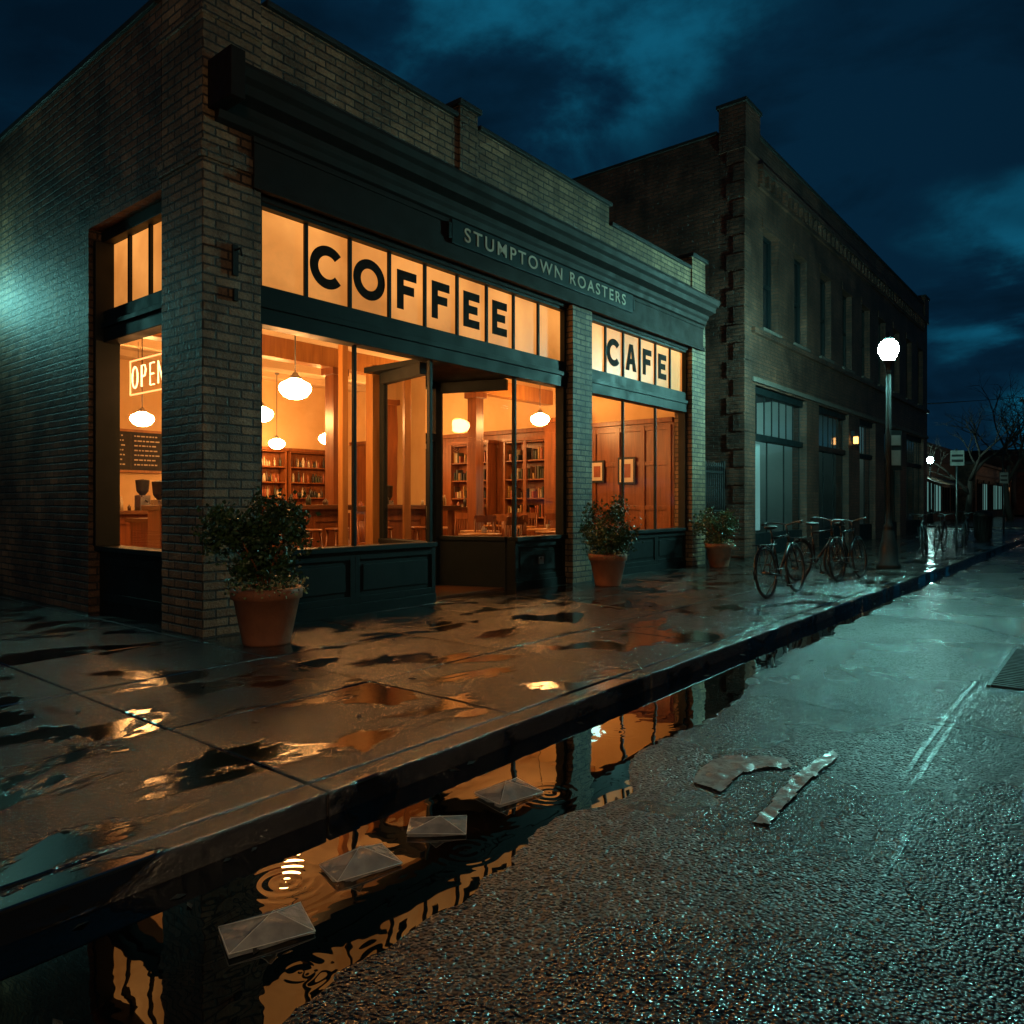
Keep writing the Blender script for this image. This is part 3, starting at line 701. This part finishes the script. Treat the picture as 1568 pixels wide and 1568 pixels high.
# ------------------------------------------------------------ bicycles
M_bframe=noisy('bike_paint',(.015,.02,.025),(.02,.03,.035),4,.25,.35,bump=0)
def bicycle(x,y,rz_,lean=.08,fm=M_bframe,mirror=False):
    B=MB(); R=.335
    def P(a,z,w=0): return (a,w,z)
    for cx in (-.52,.52):
        B._up=Vector((0,1,0))
        ring=[(cx+R*math.cos(a*math.pi/16),0,R+.005+R*math.sin(a*math.pi/16)) for a in range(32)]
        B.tube(ring,.021,M_rubber,6,closed=True)
        ring=[(cx+(R-.022)*math.cos(a*math.pi/16),0,R+.005+(R-.022)*math.sin(a*math.pi/16)) for a in range(32)]
        B.tube(ring,.009,M_steeld,4,closed=True)
        for i in range(18):
            a=i*math.pi/9; B.tube([(cx+.02*math.cos(a+.8),.02*(-1)**i,R+.02*math.sin(a+.8)),(cx+(R-.02)*math.cos(a),0,R+(R-.02)*math.sin(a))],.0022,M_steeld,3)
        B.tube([(cx,-.05,R),(cx,.05,R)],.018,M_steeld,8)
        f=[(cx+(R+.035)*math.cos(a),0,R+(R+.035)*math.sin(a)) for a in [math.radians(q) for q in range(30 if cx<0 else 60,(190 if cx<0 else 150)+1,16)]]
        B.tube(f,.018,fm,5)
    rh=P(-.52,R);fh=P(.52,R);bb=P(-.07,.28);st=P(-.22,.80);ht=P(.33,.86);hb=P(.37,.72)
    for a,b_,r_ in ((bb,st,.018),(st,P(.34,.83),.018),(bb,hb,.022),(ht,hb,.024)): B.tube([a,b_],r_,fm,8)
    for w in(-.045,.045):
        B.tube([(-.52,w,R),(-.07,w*.6,.28)],.010,fm,6); B.tube([(-.52,w,R),(-.21,w*.4,.76)],.009,fm,6)
        B.tube([(.52,w,R),(.43,w,.56),(.37,w*.6,.71)],.012,fm,6)
    B.tube([st,P(-.25,.93)],.012,M_steeld,8); B.ell((-.26,0,.955),(.14,.075,.03),M_rubber); B.ell((-.16,0,.955),(.13,.03,.02),M_rubber)
    B.tube([ht,P(.30,.98)],.012,M_steeld,8)
    B.tube([(.12,-.28,1.0),(.24,-.26,1.03),(.34,-.12,1.01),(.33,0,.98),(.34,.12,1.01),(.24,.26,1.03),(.12,.28,1.0)],.012,M_steeld,8)
    for w in(-.28,.28): B.tube([(.12,w,1.0),(.22,w*.95,1.025)],.017,M_rubber,8)
    B._up=Vector((0,1,0)); B.tube([(-.07+.09*math.cos(a*math.pi/10),-.06,.28+.09*math.sin(a*math.pi/10)) for a in range(20)],.007,M_steeld,5,closed=True)
    B.tube([(-.07,-.08,.28),(.0,-.08,.13)],.01,M_steeld,6); B.tube([(-.07,.08,.28),(-.14,.08,.43)],.01,M_steeld,6)
    B.box(-.05,.05,-.16,-.08,.115,.14,M_rubber); B.box(-.19,-.09,.08,.16,.42,.445,M_rubber)
    for zz in (.185,.375): B.tube([(-.07,-.06,.28+(zz-.28)),(-.52,-.05,R+(zz-.28)*.4)],.005,M_rubber,4)
    for w in(-.06,.06): B.tube([(-.25,w,.72),(-.75,w,.72)],.006,M_steeld,5); B.tube([(-.6,w,.72),(-.52,w,R)],.005,M_steeld,5)
    B.tube([(-.12,0,.28),(-.18,.17,.01)],.009,M_steeld,6)
    B.obj('bicycle',(x,y,0),(lean,0,rz_))
M_bf2=noisy('bike_paint_red',(.03,.012,.010),(.02,.009,.008),4,.25,.35,bump=0)
bicycle(7.0,-3.1,-.05,-.08); bicycle(9.85,-3.25,-.08,-.09); bicycle(9.5,-2.8,-.3,.08,M_bf2); bicycle(18.1,-2.9,.1,-.08); bicycle(18.9,-3.1,.0,.07,M_bf2); bicycle(23,-3.1,.05,.07)

# ------------------------------------------------------------ potted plants
M_leaf,t,b=mat('leaf',rough=.4)
o=t.obj(); t.set(b.inputs['Base Color'],t.mix(t.mr(t.noise(o,7,2),.35,.65),(.018,.04,.016),(.05,.095,.028)))
M_flower=noisy('pale_flowers',(.35,.28,.12),(.2,.22,.08),9,.5,.7,bump=0)
def plant(x,y,s,ph,rt,crown,cz,n,lean=(0,0)):
    B=MB(); rb=rt*.66
    B.lathe([(0,0),(rb,0),(rb*1.02,.02),(rt*.93,ph-.1),(rt,ph-.1),(rt*1.02,ph-.02),(rt*.98,ph),(rt*.88,ph),(rt*.86,ph-.05),(0,ph-.04)],(0,0,0),M_terra,32)
    B.lathe([(rt*.86,ph-.045),(0,ph-.02)],(0,0,0),M_soil,20)
    for i in range(9):
        a=random.uniform(0,6.28); B.tube([(0,0,ph-.04),(crown[0]*.3*math.cos(a)+lean[0]*.5,crown[0]*.3*math.sin(a),ph+crown[1]*.6),(crown[0]*.75*math.cos(a)+lean[0],crown[0]*.75*math.sin(a),cz+random.uniform(-.1,.3)*crown[1])],.014,M_wood,5,r2=.004)
    cl=[]
    for i in range(34):
        while True:
            p=Vector([random.uniform(-1,1) for _ in range(3)])
            if .25<p.length<1: break
        cl.append((Vector((p.x*crown[0]+lean[0]*(1+p.z*.3),p.y*crown[0],cz+p.z*crown[1])),random.uniform(.07,.15)))
    for i in range(n):
        c_,r_=random.choice(cl); p=c_+Vector([random.gauss(0,r_*.62) for _ in range(3)])
        if p.z<ph-.02: p.z=ph+random.uniform(-.02,.1)
        d=Vector([random.gauss(0,1) for _ in range(3)]); d.z+=.3; d.normalize()
        u=d.cross(Vector([random.gauss(0,1) for _ in range(3)])).normalized(); l=random.uniform(.03,.06); w_=l*.42
        nn=u.cross(d)*l*.15
        B.add([p,p+d*l*.5+u*w_+nn,p+d*l,p+d*l*.5-u*w_+nn],[(0,1,2),(0,2,3)],M_leaf)
    for i in range(int(n*.12)):
        a=random.uniform(0,6.28); rr=rt*random.uniform(.75,1.15); p=Vector((rr*math.cos(a),rr*math.sin(a),ph+random.uniform(-.06,.08)))
        d=Vector([random.gauss(0,1) for _ in range(3)]).normalized(); u=d.orthogonal().normalized(); l=random.uniform(.02,.045)
        B.add([p,p+d*l*.5+u*l*.4,p+d*l,p+d*l*.5-u*l*.4],[(0,1,2,3)],M_flower if random.random()<.5 else M_leaf)
    B.obj('potted_plant',(x,y,0))
plant(.27,-.66,1,.52,.32,(.40,.37),.96,5200,(-.10,0))
plant(6.42,-.55,1,.5,.3,(.38,.38),.92,3200)
plant(10.75,-.5,1,.48,.28,(.36,.34),.82,2400,(-.1,0))

# ------------------------------------------------------------ envelopes
M_env=bpy.data.materials.new('wet_translucent_paper'); M_env.use_nodes=True; t=NT(M_env.node_tree); b=M_env.node_tree.nodes['Principled BSDF']
o=t.obj(); t.set(b.inputs['Base Color'],t.mix(t.mr(t.noise(o,14,4),.3,.7),(.62,.60,.56),(.34,.33,.31)))
b.inputs['Roughness'].default_value=.15; b.inputs['Alpha'].default_value=.72
t.set(b.inputs['Normal'],t.bump(t.noise(o,22,3),.014))
M_fold,_,_=mat('folded_paper_edge',(.75,.73,.68),.3)
def envelope(x,y,w,h,rz_,ax=.02,ay=-.01,az=.07):
    B=MB(); n=10
    def zz(u,v): return .006*mnoise.noise(Vector((u*9+x*7,v*9,1)))
    grid=[(-w/2+w*i/n,-h/2+h*j_/6) for i in range(n+1) for j_ in range(7)]
    B.add([(a,c_,zz(a,c_)) for a,c_ in grid],[(i*7+j_,(i+1)*7+j_,(i+1)*7+j_+1,i*7+j_+1) for i in range(n) for j_ in range(6)],M_env,True)
    TL,TR,BL,BR=(-w/2,h/2,.010),(w/2,h/2,.018),(-w/2,-h/2,.015),(w/2,-h/2,.008)
    A=(ax,ay,az); A2=(ax-.015,ay-.03,az+.008)
    mid=(-w*.2,-h*.05,.022)
    B.add([BL,BR,TR,TL,A,mid],[(0,1,4),(1,2,4),(3,0,5),(5,0,4),(3,5,4)],M_env)
    T0=(TL[0],TL[1],.013); T1=(TR[0],TR[1],.021)
    B.add([T0,T1,A2],[(0,2,1)],M_env)
    for a,c_ in ((BL,A),(BR,A),(T0,A2),(T1,A2),(BL,TL),(BR,TR),(BL,BR)): B.tube([a,c_],.0016,M_fold,4)
    B.obj('envelope',(x,y,WZ+.003),(0,0,rz_))
envelope(-2.295,-4.64,.27,.18,-.35); envelope(-1.81,-4.53,.27,.17,-.25,.0,.01,.075); envelope(-1.38,-4.52,.25,.16,-.85,.01,0,.055); envelope(-.89,-4.52,.27,.2,-.2,-.02,0,.07)
polys=[[(-.203,-5.149),(.05,-5.09),(.265,-5.12),(.418,-5.391),(.302,-5.483),(.16,-5.34),(.028,-5.292),(-.245,-5.322)],
       [(-.474,-5.572),(-.2,-5.55),(.163,-5.53),(.72,-5.561),(.653,-5.615),(.062,-5.61),(-.463,-5.626)]]
def pip(x,y,poly):
    c_=False
    for i in range(len(poly)):
        (a,b_),(e,f)=poly[i],poly[i-1]
        if (b_>y)!=(f>y) and x<(e-a)*(y-b_)/(f-b_)+a: c_=not c_
    return c_
M_scrap=noisy('soaked_paper',(.6,.58,.54),(.36,.35,.33),9,.2,.4,bump=.006,bscale=20)
B=MB(); vs=[];fs=[]; st=.01; nx=130; ny_=64
for i in range(nx+1):
    for j_ in range(ny_+1):
        a=-.5+st*i; c_=-5.68+st*j_; vs.append((a,c_,rz(a,c_)+.007+.012*abs(mnoise.noise(Vector((a*9,c_*9,5))))))
for i in range(nx):
    for j_ in range(ny_):
        a=-.5+st*(i+.5); c_=-5.68+st*(j_+.5)
        q=.014*mnoise.noise(Vector((a*12,c_*12,0)))
        if any(pip(a+q,c_+q,p) for p in polys): fs.append((i*(ny_+1)+j_,(i+1)*(ny_+1)+j_,(i+1)*(ny_+1)+j_+1,i*(ny_+1)+j_+1))
B.add(vs,fs,M_scrap,True); B.obj('wet_paper')
B=MB()
for i in range(110):
    x=random.uniform(-4,14); y=-4.08-random.random()**2*.7 if random.random()<.5 else random.uniform(-3.9,-.4)
    z=(max(WZ,rz(x,y))+.003) if y<-4.05 else .004
    a=random.uniform(0,6.28); l=random.uniform(.02,.045); u=Vector((math.cos(a),math.sin(a),0)); w_=Vector((-u.y,u.x,0))*l*.4
    p=Vector((x,y,z)); B.add([p-u*l,p+w_+Vector((0,0,.006)),p+u*l,p-w_],[(0,1,2,3)],M_soil)
B.obj('leaf_litter')

# ------------------------------------------------------------ distance
def far_building(name,x0,x1,y0,y1,h,m,lit=None):
    e=empty(name); B=MB(); B.box(x0,x1,y0,y1,0,h,m); B.box(x0-.1,x1+.1,y0-.15,y1,h,h+.25,M_coping); B.box(x0-.05,x1+.05,y0-.1,y0-.001,h-.9,h-.7,M_stone)
    x=x0+.8; F=MB()
    while x+2.2<x1:
        F.box(x,x+2.2,y0-.03,y0-.002,.7,2.9,random.choice(lit) if lit and random.random()<.6 else M_dglass)
        for q in (x-.08,x+1.05,x+2.2): F.box(q,q+.1,y0-.09,y0-.031,.6,3.0,M_trim)
        F.box(x-.08,x+2.3,y0-.1,y0-.03,3.0,3.2,M_trim)
        if h>6: F.box(x+.5,x+1.6,y0-.03,y0-.002,4.6,6.3,M_dglass); F.box(x+.4,x+1.7,y0-.1,y0-.002,4.45,4.58,M_stone)
        x+=3.4
    yy=y0+1.5
    while yy+1.5<y1:
        F.box(x0-.03,x0-.002,yy,yy+1.4,1,2.6,M_dglass); F.box(x0-.08,x0-.002,yy-.1,yy+1.5,.86,.98,M_stone); yy+=3.2
    B.obj('walls',parent=e,bevel=.02); F.obj('windows',parent=e)
M_lit1,_,_=mat('lit_shop_window_teal',(.1,.12,.12),.1,emit=(.25,.6,.55),estr=.3)
M_lit2,_,_=mat('lit_shop_window_warm',(.1,.1,.08),.1,emit=(1,.5,.2),estr=.6)
far_building('low_shop_building',46,66,3.5,18,5.2,M_brick2,[M_lit1]); far_building('low_shop_building',66.5,92,2.2,18,4.4,M_brickL,[M_lit1,M_lit2]); far_building('low_shop_building',92.5,140,0.5,18,6.8,M_brick2,[M_lit2,M_lit1])
B=MB(); B.prof_x([(3.3,3.1),(1.9,2.5),(1.9,2.3),(3.3,2.9)],50,60,M_brickL); B.obj('awning')
h=MB(); vs=[];fs=[];K_=60
for i in range(K_+1):
    a=math.radians(-25+130*i/K_); R_=230; z=9+7*mnoise.noise(Vector((i*.13,0,0)))+4*math.sin(i*.11)
    vs+= [(R_*math.cos(a),R_*math.sin(a),-.4),(R_*math.cos(a)*1.0,R_*math.sin(a),z*.6),((R_+60)*math.cos(a),(R_+60)*math.sin(a),z+6)]
for i in range(K_): fs+=[(i*3,(i+1)*3,(i+1)*3+1,i*3+1),(i*3+1,(i+1)*3+1,(i+1)*3+2,i*3+2)]
M_hill=noisy('wooded_hill',(.012,.02,.016),(.02,.03,.022),.05,.8,.95,bump=0)
h.add(vs,fs,M_hill,True); h.obj('hill')
M_bark=noisy('bark',(.03,.025,.02),(.05,.04,.03),8,.7,.9)
def bare_tree(x,y,H,seed):
    rnd=random.Random(seed); B=MB()
    def br(p,d,l,r_,k_):
        q=[p]; dd=d.copy(); c_=p
        for i in range(3):
            dd=(dd+Vector([rnd.gauss(0,.13) for _ in range(3)])).normalized(); c_=c_+dd*l/3; q.append(c_)
        B.tube(q,r_,M_bark,5 if k_<3 else 3,r2=r_*.55)
        if k_<6:
            for i in range(rnd.choice((2,3,3)) if k_<5 else 2):
                nd=(dd+Vector([rnd.gauss(0,.55),rnd.gauss(0,.55),rnd.gauss(.12,.35)])).normalized()
                st=q[rnd.choice((2,3,3))]; br(st,nd,l*rnd.uniform(.6,.82),r_*.58,k_+1)
    br(Vector((0,0,0)),Vector((0,0,1)),H*.3,.26,0)
    B.obj('bare_tree',(x,y,-.1))
bare_tree(62,-.6,14,1); bare_tree(74,.5,15,2); bare_tree(60,22,15,4); bare_tree(56,1.5,10,6); bare_tree(86,-1.5,15,8)
B=MB(); B.tube([(0,0,0),(0,0,9)],.14,M_bark,10,r2=.09); B.box(-.08,.08,-1.1,1.1,8.2,8.35,M_bark)
for q in (-1,-.4,.4,1): B.lathe([(.03,8.35),(.05,8.42),(.03,8.5),(0,8.52)],(0,q,0),M_white,8)
B.obj('utility_pole',(58,-2.6,0))
B=MB()
for q in (-1,.4,1):
    B.tube([(58,-2.6+q,8.5)]+[(58-(s_*4),-2.6+q+s_*4.0,8.5-1.2*math.sin(s_/8*math.pi)) for s_ in range(1,9)],.018,M_black,4)
    B.tube([(58,-2.6+q,8.5)]+[(58+(s_*6),-2.6+q,8.5-1.2*math.sin(s_/8*math.pi)) for s_ in range(1,9)],.018,M_black,4)
B.obj('power_lines')
far_building('terrace_building',-20,30,-30,-19.2,7,M_brick2)
# ------------------------------------------------------------ sky / world
w=bpy.data.worlds.new('World'); scene.world=w; w.use_nodes=True; nt=w.node_tree; nt.nodes.clear(); t=NT(nt)
d=t.new('ShaderNodeTexCoord').outputs['Generated']
dn=t.vm('NORMALIZE',d); x,y,z=t.sep(dn)
zz=t.m('ADD',t.m('MAXIMUM',z,0),.25)
cv=t.comb(t.m('DIVIDE',x,zz),t.m('DIVIDE',y,zz),0)
n1=t.noise(t.vm('ADD',cv,(3.1,1.7,0)),2.4,8,.58,.25)
n2=t.noise(t.vm('ADD',cv,(9.1,4.7,0)),1.2,3,.5,.2)
gd=Vector((.829,.565,.42)).normalized()
gl=t.mr(t.vm('DOT_PRODUCT',dn,tuple(gd)),.6,1,0,1,True)
base=t.mix(gl,(.0008,.0042,.0095),(.0016,.016,.037))
cl=t.m('MULTIPLY',t.mr(n1,.46,.66,0,1,True),t.mr(n2,.45,.59,.0,1,True))
c=t.mix(cl,base,(.004,.09,.16))
c=t.mix(t.mr(n1,.34,.48,.6,0),c,(.0006,.0035,.008))
c=t.mix(t.mr(z,-.02,0,1,0),c,(.002,.004,.005))
sky=t.new('ShaderNodeTexSky',sky_type='NISHITA'); sky.sun_disc=False; sky.sun_elevation=math.radians(-5); sky.sun_rotation=math.radians(60)
bg=t.new('ShaderNodeBackground'); t.set(bg.inputs[0],c); bg.inputs[1].default_value=1
bg2=t.new('ShaderNodeBackground'); t.set(bg2.inputs[0],sky.outputs[0]); bg2.inputs[1].default_value=.002
ad=t.new('ShaderNodeAddShader'); t.set(ad.inputs[0],bg.outputs[0]); t.set(ad.inputs[1],bg2.outputs[0])
o_=t.new('ShaderNodeOutputWorld'); t.set(o_.inputs[0],ad.outputs[0])
l=bpy.data.lights.new('fill_sun','SUN'); l.energy=.012; l.angle=math.radians(4); l.color=(.5,.85,1)  # added faint bluish fill from behind the camera to reveal forms
o=bpy.data.objects.new('fill_sun',l); COL.objects.link(o); o.rotation_euler=(math.radians(50),0,math.radians(-20))
# ------------------------------------------------------------ camera
cam=bpy.data.cameras.new('camera'); co=bpy.data.objects.new('camera',cam); COL.objects.link(co)
cam.sensor_width=36; cam.lens=1147/1568*36; cam.shift_y=-14/1568; cam.clip_end=1000; cam.clip_start=.05
co.location=(-3.70,-6.82,1.3); co.rotation_euler=(math.pi/2,0,math.radians(39.07-90))
scene.camera=co
